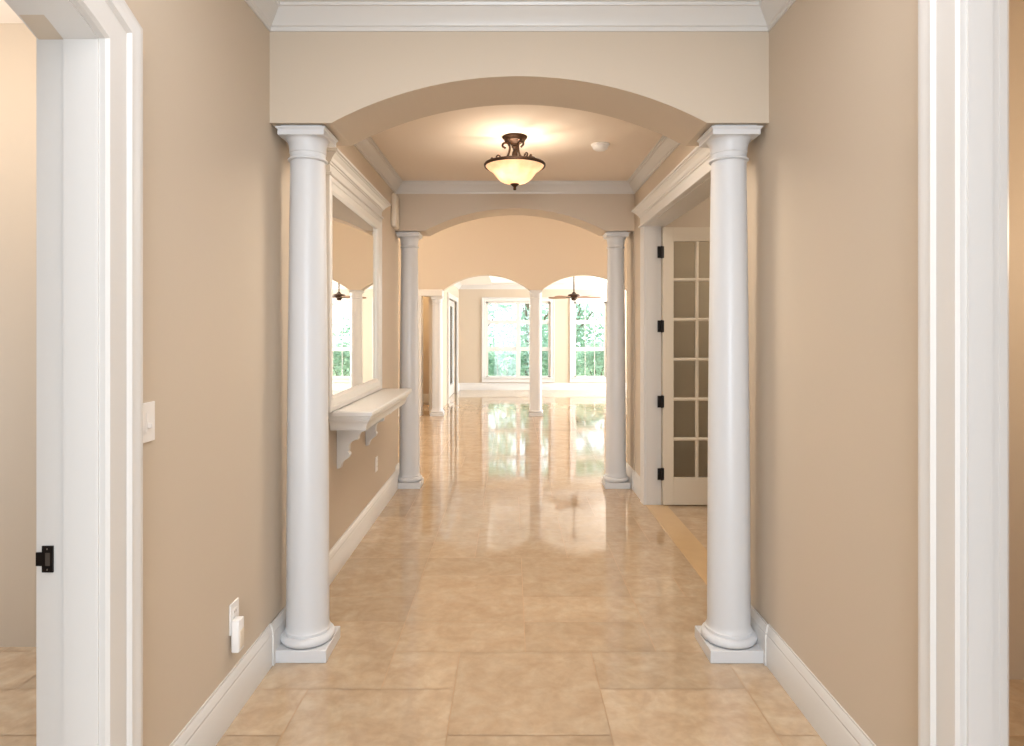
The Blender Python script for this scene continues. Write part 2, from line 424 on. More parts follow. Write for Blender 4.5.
# ceilings
def ceil_box(name, dims, mt, label):
    bm = B(); box(bm, *dims); return struct(name, bm, mt, label, 'ceiling')
ceil_box('ceiling_foyer', (-4.2, 4.75, -1.72, 2.85, 2.95, 3.05), M['ceiling'], 'flat cream foyer ceiling in front of the nearest arch')
ceil_box('ceiling_left_room', (-4.2, XL, 2.85, 3.14, 2.95, 3.05), M['ceiling'], 'strip of cream ceiling at the back of the left side room')
ceil_box('ceiling_hall', (-1.3, 4.75, 3.21, 5.95, 2.88, 3.02), M['ceiling'], 'flat cream hallway ceiling that carries the bronze light')
ceil_box('ceiling_gallery', (-3.25, 6.25, 5.95, AY1, 3.75, 3.86), M['ceiling'], 'high cream ceiling of the cross gallery')
ceil_box('ceiling_alcove', (-3.25, -1.45, AY1, 13.3, 2.6, 2.7), M['white_ceiling'], 'white ceiling of the alcove left of the living room')
bm = B()
TX0, TX1, TY0, TY1 = -0.45, 5.2, 12.0, 15.05
for d in ((-1.45, TX0, AY1, WY+0.16), (TX1, 6.15, AY1, WY+0.16), (TX0, TX1, AY1, TY0), (TX0, TX1, TY1, WY+0.16)): box(bm, d[0], d[1], d[2], d[3], 2.62, 2.90)
box(bm, -1.45, 6.15, AY1, WY+0.16, 2.90, 3.0)
struct('ceiling_living', bm, M['white_ceiling'], 'white tray ceiling of the living room around the fan', 'ceiling')
bm = B(); box(bm, -4.3, 6.3, -1.75, WY+0.16, 3.87, 3.95)  # unseen slab added to keep sky light from leaking in
struct('lightblock', bm, M['ceiling'], 'flat roof slab added over the house to stop light leaks', 'lightblock')

# ------------------------------------------------------------------ trim: crowns, baseboards, casings
CROWN = [(0, 0.0), (0.008, 0.0), (0.010, 0.016), (0.018, 0.020), (0.022, 0.030), (0.050, 0.062), (0.064, 0.082), (0.072, 0.084), (0.076, 0.096), (0.088, 0.100), (0.088, 0.110), (0, 0.110)]
def crown(name, x0, x1, y0, y1, zc, label, h=1.0):
    bm = B()
    sweep(bm, [(x0, y0), (x1, y0), (x1, y1), (x0, y1)], [(o*h, zc-0.110*h+z*h) for o, z in CROWN], lambda u, v, p: (u, v, p), True)
    return struct(name, bm, M['trim'], label, 'crown moulding', 30)
crown('trim_1', XL, XR, -1.56, 2.85, 2.95, 'white crown moulding at the top of the nearest arch wall')
crown('trim_2', XL, XR, 3.21, 5.95, 2.88, 'white crown moulding around the hall ceiling with the light', 0.95)
crown('trim_3', -1.30, 6.0, AY1, WY, 2.62, 'white crown moulding below the living room ceiling', 1.0)

BASE = [(0, 0), (0.020, 0), (0.020, 0.128), (0.016, 0.136), (0.017, 0.144), (0.013, 0.152), (0.010, 0.166), (0.005, 0.172), (0.005, 0.180), (0, 0.180)]
def baseboard(name, path, label):
    bm = B(); sweep(bm, path, BASE, lambda u, v, p: (u, v, p))
    return struct(name, bm, M['trim'], label, 'baseboard', 30)
XLp, XRp = XL+PIL, XR-PIL
baseboard('baseboard_left', [(XL-0.035, 6.31), (XL-0.035, 5.95), (XL, 5.95), (XL, 3.21), (XLp, 3.21), (XLp, 2.85), (XL, 2.85), (XL, 1.80)], 'white baseboard along the left hallway wall')
baseboard('baseboard_right_near', [(XR, 1.745), (XR, 2.85), (XRp, 2.85), (XRp, 3.21), (XR, 3.21), (XR, 3.46)], 'white baseboard along the right wall by the front column')
baseboard('baseboard_right_far', [(XR, 5.53), (XR, 5.95), (XRp, 5.95), (XRp, 6.31), (XR, 6.31)], 'short white baseboard between french door casing and far right column')
baseboard('baseboard_far', [(6.0, WY), (-1.30, WY), (-1.30, L1[1]+0.11)], 'white baseboard under the living room windows')
baseboard('baseboard_alcove', [(-1.45, 13.1), (-3.1, 13.1)], 'white baseboard on the alcove wall left of the arcade')
baseboard('baseboard_gallery', [(-1.56, AY0), (-3.1, AY0), (-3.1, 6.31)], 'white baseboard at the left end of the gallery')

CASING = [(0.004, 0), (0.004, 0.020), (0.010, 0.029), (0.020, 0.030), (0.080, 0.030), (0.084, 0.036), (0.088, 0.041), (0.112, 0.041), (0.118, 0.044), (0.130, 0.044), (0.140, 0.040), (0.140, 0)]
def place_left(y, z, p): return (XL+p, y, z)
def place_right(y, z, p): return (XR-p, y, z)
def opening_path(y0, y1, zs, rise, n=20):
    return [(y0, 0.0)] + arc(y0, y1, zs, rise, n) + [(y1, 0.0)]
# left arched doorway: casing on the wall, jamb with its stop, strike plate
root = empty('trim_4', (0, 0, 0), 'white arched doorway casing at the left picture edge with black strike plate', 'door casing', None, 'structure')
pth = opening_path(0.76, 1.66, 2.262, 0.10)
bm = B(); sweep(bm, pth, CASING, place_left); obj('casing', bm, M['trim'], root, 30)
bm = B(); sweep(bm, pth, [(0.0, 0.004), (0.018, 0.004), (0.018, -0.165), (0.010, -0.165), (0.010, -0.088), (-0.002, -0.086), (-0.002, -0.004)], place_left); obj('jamb', bm, M['trim'], root, 30)
bm = B(); yj = 1.669
box(bm, XL-0.148, XL-0.118, yj-0.004, yj, 0.862, 0.932, 0.001); box(bm, XL-0.164, XL-0.146, yj-0.004, yj, 0.879, 0.915, 0.001)
sp = obj('strike_plate', bm, M['black'], root); sp['label'] = 'black metal strike plate'
bm = B(); box(bm, XL-0.138, XL-0.126, yj-0.0046, yj-0.003, 0.880, 0.914); obj('latch_hole', bm, M['slot'], sp)
for z in (0.870, 0.924):
    bm = B(); box(bm, XL-0.1345, XL-0.1315, yj-0.006, yj-0.0035, z-0.002, z+0.002, 0.0006); obj('screw', bm, M['screw'], sp)
# right cased opening
root = empty('trim_5', (0, 0, 0), 'tall white cased opening filling the right picture edge', 'door casing', None, 'structure')
pth = opening_path(0.75, 1.605, 2.46, 0.10)[::-1]
def place_right_back(y, z, p): return (XR+TR+p, y, z)
flip = lambda prof: [(-o, p) for o, p in prof]
bm = B(); sweep(bm, pth, flip(CASING), place_right); obj('casing', bm, M['trim'], root, 30)
bm = B(); sweep(bm, pth, flip([(-0.003, 0.004), (0.018, 0.004), (0.018, -0.084), (0.005, -0.084), (0.005, -0.062), (-0.003, -0.058)]), place_right); obj('jamb', bm, M['trim'], root, 30)
bm = B(); sweep(bm, pth, flip(CASING), place_right_back); obj('back_casing', bm, M['trim'], root, 30)

# french door surround
root = empty('trim_6', (XR, (DY0+DY1)/2, 0), 'white french door surround with deep cornice on the right wall', 'door casing', None, 'structure')
def rel(bm):
    for v in bm.verts: v.co -= Vector((XR, (DY0+DY1)/2, 0))
    return bm
bm = B()
for y0, sgn in ((DY0, -1), (DY1, 1)):
    pts = [(y0+sgn*o, XR-p) for o, p in [(-0.006, -0.01), (-0.006, 0.018), (0.0, 0.024), (0.03, 0.024), (0.034, 0.028), (0.066, 0.028), (0.07, 0.032), (0.095, 0.032), (0.095, -0.0)]]
    prism(bm, [(x, y) for y, x in pts], 'z', 0.0, 2.395)
obj('side_casing', rel(bm), M['trim'], root)
bm = B()
box(bm, XR-0.004, XR+TW+0.004, DY0-0.002, DY0+0.012, 0, DZ); box(bm, XR-0.004, XR+0.10, DY0+0.010, DY0+0.022, 0, DZ)
box(bm, XR-0.004, XR+TW-0.035, DY1-0.012, DY1+0.002, 0, DZ); box(bm, XR-0.004, XR+0.085, DY1-0.022, DY1-0.010, 0, DZ-0.01)
box(bm, XR-0.004, XR+TW, DY0+0.012, DY1-0.012, DZ-0.012, DZ+0.002)
obj('jamb', rel(bm), M['trim'], root)
c0, c1 = DY0-0.10, DY1+0.10
bm = B()
stack(bm, [(XR-0.03, XR, c0, c1, 2.388), (XR-0.045, XR, c0-0.012, c1+0.012, 2.392), (XR-0.045, XR, c0-0.012, c1+0.012, 2.405), (XR-0.032, XR, c0, c1, 2.410), (XR-0.032, XR, c0, c1, 2.478)])
obj('frieze', rel(bm), M['trim'], root)
bm = B()
def cornice_levels(x, sgn, y0, y1, zz):
    out = []
    for p, dz in ((0.032, 0.0), (0.040, 0.004), (0.040, 0.014), (0.048, 0.018), (0.058, 0.034), (0.078, 0.052), (0.084, 0.054), (0.084, 0.060), (0.096, 0.064), (0.096, 0.076)):
        q = max(0.0, p-0.032)
        xa, xb = (x, x+p) if sgn > 0 else (x-p, x)
        out.append((xa, xb, y0-q, y1+q, zz+dz))
    return out
stack(bm, cornice_levels(XR, -1, c0, c1, 2.476)); obj('cornice', rel(bm), M['trim'], root)
bm = B(); box(bm, XR-0.01, XR+TW+0.01, DY0+0.022, DY1-0.022, 0.0, 0.004); obj('threshold', rel(bm), M['threshold'], root)

# lintel over the narrow left bay and column-line trims
bm = B(); box(bm, -1.70, -1.19, AY0-0.012, AY1+0.012, 2.085, 2.20, 0.006)
struct('trim_7', bm, M['trim'], 'white lintel over the narrow left bay of the arcade', 'lintel')
bm = B(); box(bm, -1.64, -1.555, AY0-0.012, AY1+0.012, 0, 2.085, 0.006)
struct('trim_8', bm, M['trim'], 'narrow white post left of the leftmost arcade column', 'post')

# ------------------------------------------------------------------ windows and glazed door
def window(name, x0, x1, z0, z1, units, label):
    root = empty(name, ((x0+x1)/2, WY, z0), label, 'window', None, 'structure')
    off = Vector(((x0+x1)/2, WY, z0))
    def R_(bm):
        for v in bm.verts: v.co -= off
        return bm
    # casing on the room side
    bm = B(); sweep(bm, [(x0, z0), (x1, z0), (x1, z1), (x0, z1)], [(-0.004, -0.001), (-0.004, 0.016), (-0.01, 0.022), (-0.075, 0.024), (-0.08, 0.034), (-0.105, 0.034), (-0.105, -0.001)], lambda u, v, p: (u, WY-p, v), True)
    obj('casing', R_(bm), M['trim'], root)
    bm = B(); box(bm, x0-0.05, x1+0.05, WY-0.05, WY+0.08, z0-0.012, z0+0.022, 0.004); obj('sill', R_(bm), M['trim'], root)
    # outer frame and mullion
    bm = B()
    box(bm, x0, x0+0.05, WY+0.03, WY+0.13, z0, z1); box(bm, x1-0.05, x1, WY+0.03, WY+0.13, z0, z1)
    box(bm, x0, x1, WY+0.03, WY+0.13, z0, z0+0.045); box(bm, x0, x1, WY+0.03, WY+0.13, z1-0.045, z1)
    obj('frame', R_(bm), M['trim'], root)
    n = units; wu = ((x1-x0) - 0.10*(n+1) + 0.10)/n
    for k in range(n):
        a0 = x0+0.05+k*(wu+0.10); a1 = a0+wu
        if k: 
            bm = B(); box(bm, a0-0.10, a0, WY+0.02, WY+0.13, z0+0.045, z1-0.045); obj('mullion', R_(bm), M['trim'], root)
        bars = ((1.645, 1.744), (0.972, 1.065))
        bm = B(); box(bm, a0, a1, WY+0.035, WY+0.125, bars[0][0], bars[0][1]); obj('transom', R_(bm), M['trim'], root)
        bm = B(); box(bm, a0, a1, WY+0.04, WY+0.12, bars[1][0], bars[1][1]); obj('meeting_rail', R_(bm), M['trim'], root)
        for (q0, q1) in ((z0+0.045, bars[1][0]), (bars[1][1], bars[0][0]), (bars[0][1], z1-0.045)):
            bm = B(); box(bm, a0, a1, WY+0.078, WY+0.084, q0, q1); g = obj('pane', R_(bm), M['glass'], root)
            bm = B()
            for t in (1/3, 2/3):
                xm = a0+(a1-a0)*t; box(bm, xm-0.007, xm+0.007, WY+0.066, WY+0.096, q0, q1)
            obj('muntin', R_(bm), M['trim'], g)
    return root
window('window_1', W1[0], W1[1], W1[2], W1[3], 2, 'wide double window in the far wall, left of the middle column')
window('window_2', W2[0], W2[1], W2[2], W2[3], 1, 'single window in the far wall behind the fan, right side')

# glazed door pair in the living room's left wall
off = Vector((-1.30, (L1[0]+L1[1])/2, 0))
root = empty('door_2', off, 'white framed glazed doors in the left wall of the living room', 'door', None, 'structure')
def R2(bm):
    for v in bm.verts: v.co -= off
    return bm
bm = B()
for y0, y1 in ((L1[0]-0.10, L1[0]), (L1[1], L1[1]+0.10)): box(bm, -1.33, -1.262, y0, y1, 0, L1[2]+0.10, 0.004)
box(bm, -1.33, -1.262, L1[0], L1[1], L1[2], L1[2]+0.10, 0.004); obj('casing', R2(bm), M['trim'], root)
ym = (L1[0]+L1[1])/2
for y0, y1 in ((L1[0], ym), (ym, L1[1])):
    bm = B()
    box(bm, -1.40, -1.355, y0, y0+0.11, 0.01, L1[2]); box(bm, -1.40, -1.355, y1-0.11, y1, 0.01, L1[2])
    box(bm, -1.40, -1.355, y0+0.11, y1-0.11, 0.01, 0.25); box(bm, -1.40, -1.355, y0+0.11, y1-0.11, L1[2]-0.12, L1[2])
    lf = obj('leaf', R2(bm), M['trim'], root)
    bm = B(); box(bm, -1.381, -1.375, y0+0.11, y1-0.11, 0.25, L1[2]-0.12); obj('pane', R2(bm), M['glass'], lf)

# french door, open into the room on the right
DW, DT, DH = 0.80, 0.038, 2.36
off = Vector((XR+0.130, DY1-0.015, 0.012))
root = empty('door_1', off, 'open white french door with black hinges behind the right front column', 'door', None, 'structure')
st, tr_, br = 0.092, 0.12, 0.232
bm = B()
box(bm, 0, st, -DT, 0, 0, DH, 0.002); box(bm, DW-st, DW, -DT, 0, 0, DH, 0.002)
box(bm, st, DW-st, -DT, 0, 0, br, 0.002); box(bm, st, DW-st, -DT, 0, DH-tr_, DH, 0.002)
leaf = obj('leaf_frame', bm, M['door'], root)
NC, NR, MW = 3, 6, 0.027
pw = (DW-2*st-(NC-1)*MW)/NC; ph = (DH-tr_-br-(NR-1)*MW)/NR
bm = B()
for i in range(1, NC): 
    x = st+i*pw+(i-1)*MW; prism(bm, [(x, -0.030), (x+0.008, -DT+0.001), (x+MW-0.008, -DT+0.001), (x+MW, -0.030), (x+MW, -0.008), (x+MW-0.008, -0.001), (x+0.008, -0.001), (x, -0.008)], 'z', br, DH-tr_)
for j in range(1, NR):
    z = br+j*ph+(j-1)*MW; prism(bm, [(-0.030, z), (-DT+0.001, z+0.008), (-DT+0.001, z+MW-0.008), (-0.030, z+MW), (-0.008, z+MW), (-0.001, z+MW-0.008), (-0.001, z+0.008), (-0.008, z)], 'x', st, DW-st)
obj('muntin_grid', bm, M['door'], root)
for i in range(NC):
    for j in range(NR):
        x = st+i*(pw+MW); z = br+j*(ph+MW)
        bm = B(); box(bm, x-0.003, x+pw+0.003, -0.022, -0.017, z-0.003, z+ph+0.003); obj('pane', bm, M['door_glass'], root)
for z in (2.16, 1.53, 0.89, 0.275):
    bm = B()
    zz = z-off.z
    box(bm, -0.046, -0.010, -DT-0.006, -DT-0.002, zz-0.05, zz+0.05, 0.001)
    lathe(bm, [(0.0, zz-0.056), (0.006, zz-0.053), (0.009, zz-0.05), (0.009, zz+0.05), (0.006, zz+0.053), (0.0, zz+0.056)], -0.010, -DT-0.008, 14, False)
    box(bm, -0.002, 0.010, -DT-0.004, -DT+0.001, zz-0.05, zz+0.05, 0.001)
    h = obj('hinge', bm, M['black'], root, 40); h['label'] = 'black bronze hinge'
bm = B(); lathe(bm, [(0.0, 0), (0.026, 0), (0.026, 0.006), (0.012, 0.012), (0.011, 0.035), (0.024, 0.045), (0.028, 0.058), (0.02, 0.072), (0, 0.075)], 0, 0, 24, False)
for v in bm.verts: v.co = Vector((DW-0.06+v.co.x, -DT-v.co.z, 1.0+v.co.y))
h = obj('knob', bm, M['black'], root, 40); h['label'] = 'black bronze knob'

# ------------------------------------------------------------------ columns
def column(name, x, y, label, w=0.24, H=2.42, r0=0.097, r1=0.079, group=None, plinth=True):
    t = empty(name, (x, y, 0), label, 'column', group, 'thing')
    k = w/0.24; hw = w/2
    bm = B(); box(bm, -hw, hw, -hw, hw, 0, 0.057, 0.003)
    obj('plinth', bm, M['column'], t)
    prof = [(hw*0.93, 0.057)]
    for i in range(9):
        a = -PI/2 + PI*i/8; prof.append((hw*0.86+0.020*math.cos(a), 0.078+0.021*math.sin(a)))
    prof += [(hw*0.86, 0.103), (hw*0.86, 0.112)]
    for i in range(1, 7):
        a = PI/2*i/6; prof.append((r0+(hw*0.86-r0)*(1-math.sin(a)), 0.112+0.03*(1-math.cos(a))))
    bm = B(); lathe(bm, prof); obj('base', bm, M['column'], t, 35)
    n = 18; prof = []
    zs0, zs1 = 0.142, H-0.138
    for i in range(n+1):
        s = i/n; prof.append((r0-(r0-r1)*(s**1.6), zs0+(zs1-zs0)*s))
    bm = B(); lathe(bm, prof); obj('shaft', bm, M['column'], t, 35)
    prof = [(r1, zs1), (r1+0.006, zs1+0.001)]
    for i in range(7):
        a = -PI/2+PI*i/6; prof.append((r1+0.005+0.006*math.cos(a), zs1+0.008+0.006*math.sin(a)))
    prof += [(r1+0.001, zs1+0.016), (r1+0.001, zs1+0.036), (r1+0.004, zs1+0.040), (r1+0.004, zs1+0.044)]
    for i in range(9):
        a = PI/2*i/8; prof.append((r1+0.004+(hw*0.85-r1-0.004)*(1-math.cos(a)), zs1+0.044+0.058*math.sin(a)))
    bm = B(); lathe(bm, prof); obj('capital', bm, M['column'], t, 35)
    bm = B(); a0 = hw*0.87
    stack(bm, [(-a0, a0, -a0, a0, zs1+0.102), (-a0, a0, -a0, a0, zs1+0.124), (-a0-0.002, a0+0.002, -a0-0.002, a0+0.002, zs1+0.127), (-a0-0.008, a0+0.008, -a0-0.008, a0+0.008, zs1+0.134), (-a0-0.008, a0+0.008, -a0-0.008, a0+0.008, H), (-a0+0.012, a0-0.012, -a0+0.012, a0-0.012, H+0.001), (-a0+0.012, a0-0.012, -a0+0.012, a0-0.012, H+0.010)])
    obj('abacus', bm, M['column'], t)
    return t
column('column', -0.952, 2.972, 'tall white round column at the front left of the hallway, nearest the outlet')
column('column', 1.020, 2.972, 'tall white round column at the front right, standing before the french door', w=0.247)
column('column', -0.976, 6.095, 'white round column at the far left end of the hallway, past the console shelf')
column('column', 1.008, 6.095, 'white round column at the far right end of the hallway, past the french door')
column('column', 0.434, AY0+0.11, 'distant beige white column in the middle of the arcade, between its two arches', 0.25, 2.18, 0.108, 0.100)
column('column', -1.290, AY0+0.11, 'distant beige white column at the left end of the arcade, beside the narrow bay', 0.23, 2.075, 0.092, 0.084)

# ------------------------------------------------------------------ mirror and console shelf on the left wall
MY0, MY1 = 3.68, 5.16
XM = XL+0.002
off = Vector((XL, (MY0+MY1)/2, 1.0))
root = empty('wall_mirror', off, 'large white framed wall mirror with cornice above the console shelf on the left wall', 'mirror')
def Rm(bm, o=off):
    for v in bm.verts: v.co -= o
    return bm
bm = B()
pth = [(MY0, 1.018), (MY1, 1.018), (MY1, 2.40), (MY0, 2.40)]
FR = [(0.0, 0.0), (0.0, 0.030), (0.006, 0.036), (0.030, 0.036), (0.036, 0.030), (0.074, 0.026), (0.082, 0.020), (0.088, 0.016), (0.094, 0.010), (0.094, 0.0)]
sweep(bm, pth, FR, lambda u, v, p: (XM+p, u, v), True)
obj('frame', Rm(bm), M['trim'], root)
bm = B(); 
g0, g1, h0, h1 = MY0+0.088, MY1-0.088, 1.106, 2.312
vs = [bm.verts.new(p) for p in ((XM+0.0138, g0, h0), (XM+0.0022, g1, h0), (XM+0.0022, g1, h1), (XM+0.0138, g0, h1))]
ws = [bm.verts.new(p) for p in ((XM+0.0010, g0, h0), (XM+0.0010, g1, h0), (XM+0.0010, g1, h1), (XM+0.0010, g0, h1))]
bm.faces.new(vs); bm.faces.new(ws[::-1])
for i in range(4): bm.faces.new((vs[i], vs[(i+1) % 4], ws[(i+1) % 4], ws[i]))
mg = obj('mirror_glass', Rm(bm), M['mirror'], root); mg['label'] = 'silvered mirror glass'
bm = B()
stack(bm, [(XM, XL+0.036, MY0, MY1, 2.40), (XM, XL+0.046, MY0-0.010, MY1+0.010, 2.404), (XM, XL+0.046, MY0-0.010, MY1+0.010, 2.416), (XM, XL+0.034, MY0, MY1, 2.420), (XM, XL+0.034, MY0, MY1, 2.462)])
obj('frieze', Rm(bm), M['trim'], root)
bm = B(); stack(bm, [(x0+0.002, x1, y0, y1, z) for x0, x1, y0, y1, z in cornice_levels(XL, 1, MY0-0.006, MY1+0.006, 2.460)]); obj('cornice', Rm(bm), M['trim'], root)

SY0, SY1 = 3.75, 5.25
off2 = Vector((XL, (SY0+SY1)/2, 0.6))
root = empty('console_shelf', off2, 'white wall console shelf on scalloped brackets below the mirror', 'shelf')
bm = B()
lv = []
for ins, z in ((0.050, 0.896), (0.050, 0.900), (0.046, 0.903), (0.043, 0.920), (0.036, 0.938), (0.026, 0.952), (0.022, 0.955), (0.022, 0.966), (0.014, 0.969), (0.010, 0.982), (0.010, 0.986), (0.0, 0.989), (0.0, 1.009), (0.003, 1.014), (0.006, 1.015)):
    lv.append((XM, XL+0.262-ins, SY0+ins, SY1-ins, z))
stack(bm, lv); obj('shelf_top', Rm(bm, off2), M['trim'], root)
def bracket(y):
    # scalloped outline in (x,z): against the wall, stepping in towards the bottom
    P = [(0.0, 0.0), (0.165, 0.0), (0.165, -0.025)]
    def cove(x0, z0, x1, z1, bulge, n=7):
        c = []
        for i in range(1, n+1):
            t = i/n; x = x0+(x1-x0)*t; z = z0+(z1-z0)*t
            nx, nz = -(z1-z0), (x1-x0); L = math.hypot(nx, nz)
            c.append((x+nx/L*bulge*math.sin(PI*t), z+nz/L*bulge*math.sin(PI*t)))
        return c
    P += cove(0.165, -0.025, 0.118, -0.080, -0.016)
    P += [(0.108, -0.080)]
    P += cove(0.108, -0.080, 0.066, -0.150, -0.018)
    P += [(0.058, -0.152)]
    P += cove(0.058, -0.152, 0.058, -0.200, 0.014)
    P += cove(0.058, -0.200, 0.020, -0.258, -0.010)
    P += [(0.0, -0.262)]
    bm = B(); prism(bm, [(XM+x*1.12, 0.898+z) for x, z in P], 'y', y-0.025, y+0.025)
    b_ = obj('bracket', Rm(bm, off2), M['trim'], root)
bracket(3.965); bracket(4.745)

# ------------------------------------------------------------------ small wall fittings
def wall_plate(bm, y, z, w=0.072, h=0.116, x=XL):
    box(bm, x, x+0.006, y-w/2, y+w/2, z-h/2, z+h/2, 0.002); return bm
t = empty('light_switch', (XL, 1.885, 1.225), 'white light switch beside the left doorway casing', 'light switch')
bm = B(); wall_plate(bm, 0, 0, 0.075, 0.118, 0.0); obj('switch_plate', bm, M['plate'], t)
bm = B(); box(bm, 0.0055, 0.0075, -0.010, 0.010, -0.030, 0.030, 0.001)
box(bm, 0.007, 0.018, -0.004, 0.004, -0.016, -0.002, 0.001); obj('toggle', bm, M['plate'], t)
def outlet(name, y, z, label, gr=None):
    t = empty(name, (XL, y, z), label, 'outlet', gr)
    bm = B(); wall_plate(bm, 0, 0, 0.075, 0.118, 0.0); obj('cover_plate', bm, M['plate'], t)
    for dz in (-0.020, 0.020):
        bm = B(); box(bm, 0.0055, 0.0075, -0.016, 0.016, dz-0.014, dz+0.014, 0.002); s = obj('socket', bm, M['plate'], t)
        bm = B()
        for dy in (-0.006, 0.006): box(bm, 0.007, 0.0080, dy-0.001, dy+0.001, dz-0.003, dz+0.006)
        obj('slots', bm, M['slot'], s)
    return t
outlet('wall_outlet', 2.478, 0.380, 'white wall outlet on the left wall near the front column, night light plugged in')
outlet('wall_outlet', 5.10, 0.42, 'white wall outlet on the left wall below the console shelf')
t = empty('plug_in_night_light', (XL+0.0085, 2.462, 0.318), 'small white plug-in unit sticking out of the near outlet', 'night light')
bm = B(); box(bm, 0.0, 0.031, -0.026, 0.026, -0.062, 0.062, 0.006); obj('body', bm, M['plate'], t, 40)
bm = B(); box(bm, 0.028, 0.034, -0.018, 0.018, -0.050, 0.02, 0.003); obj('lens', bm, M['cream_plastic'], t, 40)

# rounded chime box near the far left corner under the crown
bm = B()
prof = [(5.80, 2.47)]
box(bm, XL, XL+0.05, 5.72, 5.90, 2.43, 2.735, 0.018)
t = obj('door_chime_box', bm, M['cream_plastic'], None, 40)
tag(t, 'beige rounded chime box high on the left wall beside the far arch', 'door chime')

# smoke detector
t = empty('smoke_detector', (0.665, 4.72, 2.88), 'round white smoke detector on the hall ceiling right of the lamp', 'smoke detector')
bm = B(); lathe(bm, [(0.0, 0), (0.068, 0), (0.068, -0.010), (0.062, -0.013), (0, -0.013)], 0, 0, 32, False); obj('base_plate', bm, M['plate'], t, 35)
bm = B(); lathe(bm, [(0.058, -0.012), (0.058, -0.020), (0.054, -0.032), (0.040, -0.042), (0.022, -0.045), (0.0, -0.046)], 0, 0, 32, False); obj('cover', bm, M['plate'], t, 35)

# ------------------------------------------------------------------ bronze ceiling light
LX, LY, LZ = 0.027, 4.53, 2.88
t = empty('ceiling_light', (LX, LY, LZ), 'bronze semi-flush ceiling light with glowing alabaster bowl in the middle of the hall', 'ceiling light')
bm = B(); lathe(bm, [(0, 0.0), (0.086, 0.0), (0.090, -0.006), (0.086, -0.014), (0.078, -0.020), (0.072, -0.034), (0.050, -0.046), (0.034, -0.052), (0.028, -0.064), (0.0, -0.066)], 0, 0, 40, False); obj('canopy', bm, M['bronze'], t, 35)
bm = B(); lathe(bm, [(0.0, -0.06), (0.020, -0.062), (0.024, -0.074), (0.014, -0.086), (0.012, -0.10), (0.018, -0.11), (0.022, -0.13), (0.016, -0.15), (0.012, -0.17), (0.010, -0.20), (0.008, -0.25), (0.008, -0.338), (0.0, -0.339)], 0, 0, 24, False); obj('stem', bm, M['bronze'], t, 35)
main = [(0.066, -0.088), (0.076, -0.082), (0.088, -0.076), (0.088, -0.060), (0.074, -0.050), (0.054, -0.050), (0.040, -0.066), (0.037, -0.088), (0.044, -0.124), (0.060, -0.152), (0.095, -0.170), (0.135, -0.176), (0.170, -0.180), (0.198, -0.192), (0.213, -0.212)]
curl = [(0.098, -0.168), (0.106, -0.150), (0.118, -0.140), (0.130, -0.146), (0.132, -0.158), (0.124, -0.163)]
curl2 = [(0.150, -0.178), (0.158, -0.164), (0.168, -0.162), (0.172, -0.170), (0.166, -0.175)]
for k in range(3):
    a = math.radians(180 + 12 + 120*k)
    bm = B()
    for c, r in ((main, 0.008), (curl, 0.0062), (curl2, 0.005)):
        pts = smoothpts([(q[0]*math.cos(a), q[0]*math.sin(a), q[1]) for q in c], 4)
        tube(bm, pts, r, 8)
    obj('scroll_arm', bm, M['bronze'], t, 60)
bm = B(); R0, rr = 0.214, 0.009; rings = []
for i in range(64):
    A = 2*PI*i/64; rings.append([bm.verts.new(((R0+rr*0.7*math.cos(2*PI*j/10))*math.cos(A), (R0+rr*0.7*math.cos(2*PI*j/10))*math.sin(A), -0.206+rr*1.3*math.sin(2*PI*j/10))) for j in range(10)])
for i in range(64):
    for j in range(10): bm.faces.new((rings[i][j], rings[(i+1) % 64][j], rings[(i+1) % 64][(j+1) % 10], rings[i][(j+1) % 10]))
obj('rim_ring', bm, M['bronze'], t, 60)
bo = [(0.209, -0.205), (0.206, -0.214), (0.196, -0.228), (0.180, -0.240), (0.163, -0.252), (0.151, -0.266), (0.140, -0.285), (0.126, -0.306), (0.106, -0.328), (0.080, -0.345), (0.050, -0.356), (0.020, -0.360), (0.011, -0.361)]
bo = [(r, -0.206+(z+0.206)*0.87) for r, z in bo]
bm = B(); lathe(bm, bo + [(max(r-0.004, 0.009), z+0.004) for r, z in bo[::-1]], 0, 0, 64, False); bw = obj('glass_bowl', bm, M['bowl'], t, 50); bw['label'] = 'glowing amber alabaster glass bowl'
bm = B(); lathe(bm, [(0.0, -0.332), (0.030, -0.336), (0.032, -0.341), (0.022, -0.350), (0.012, -0.358), (0.009, -0.366), (0.012, -0.374), (0.008, -0.382), (0.0, -0.384)], 0, 0, 24, False); obj('finial', bm, M['bronze'], t, 35)
light('lamp_bulb', 'POINT', (LX-0.05, LY-0.06, LZ-0.262), 5.2, (1.0, 0.86, 0.70), shadow_soft_size=0.028)
light('lamp_bulb', 'POINT', (LX+0.06, LY+0.03, LZ-0.262), 5.2, (1.0, 0.86, 0.70), shadow_soft_size=0.028)

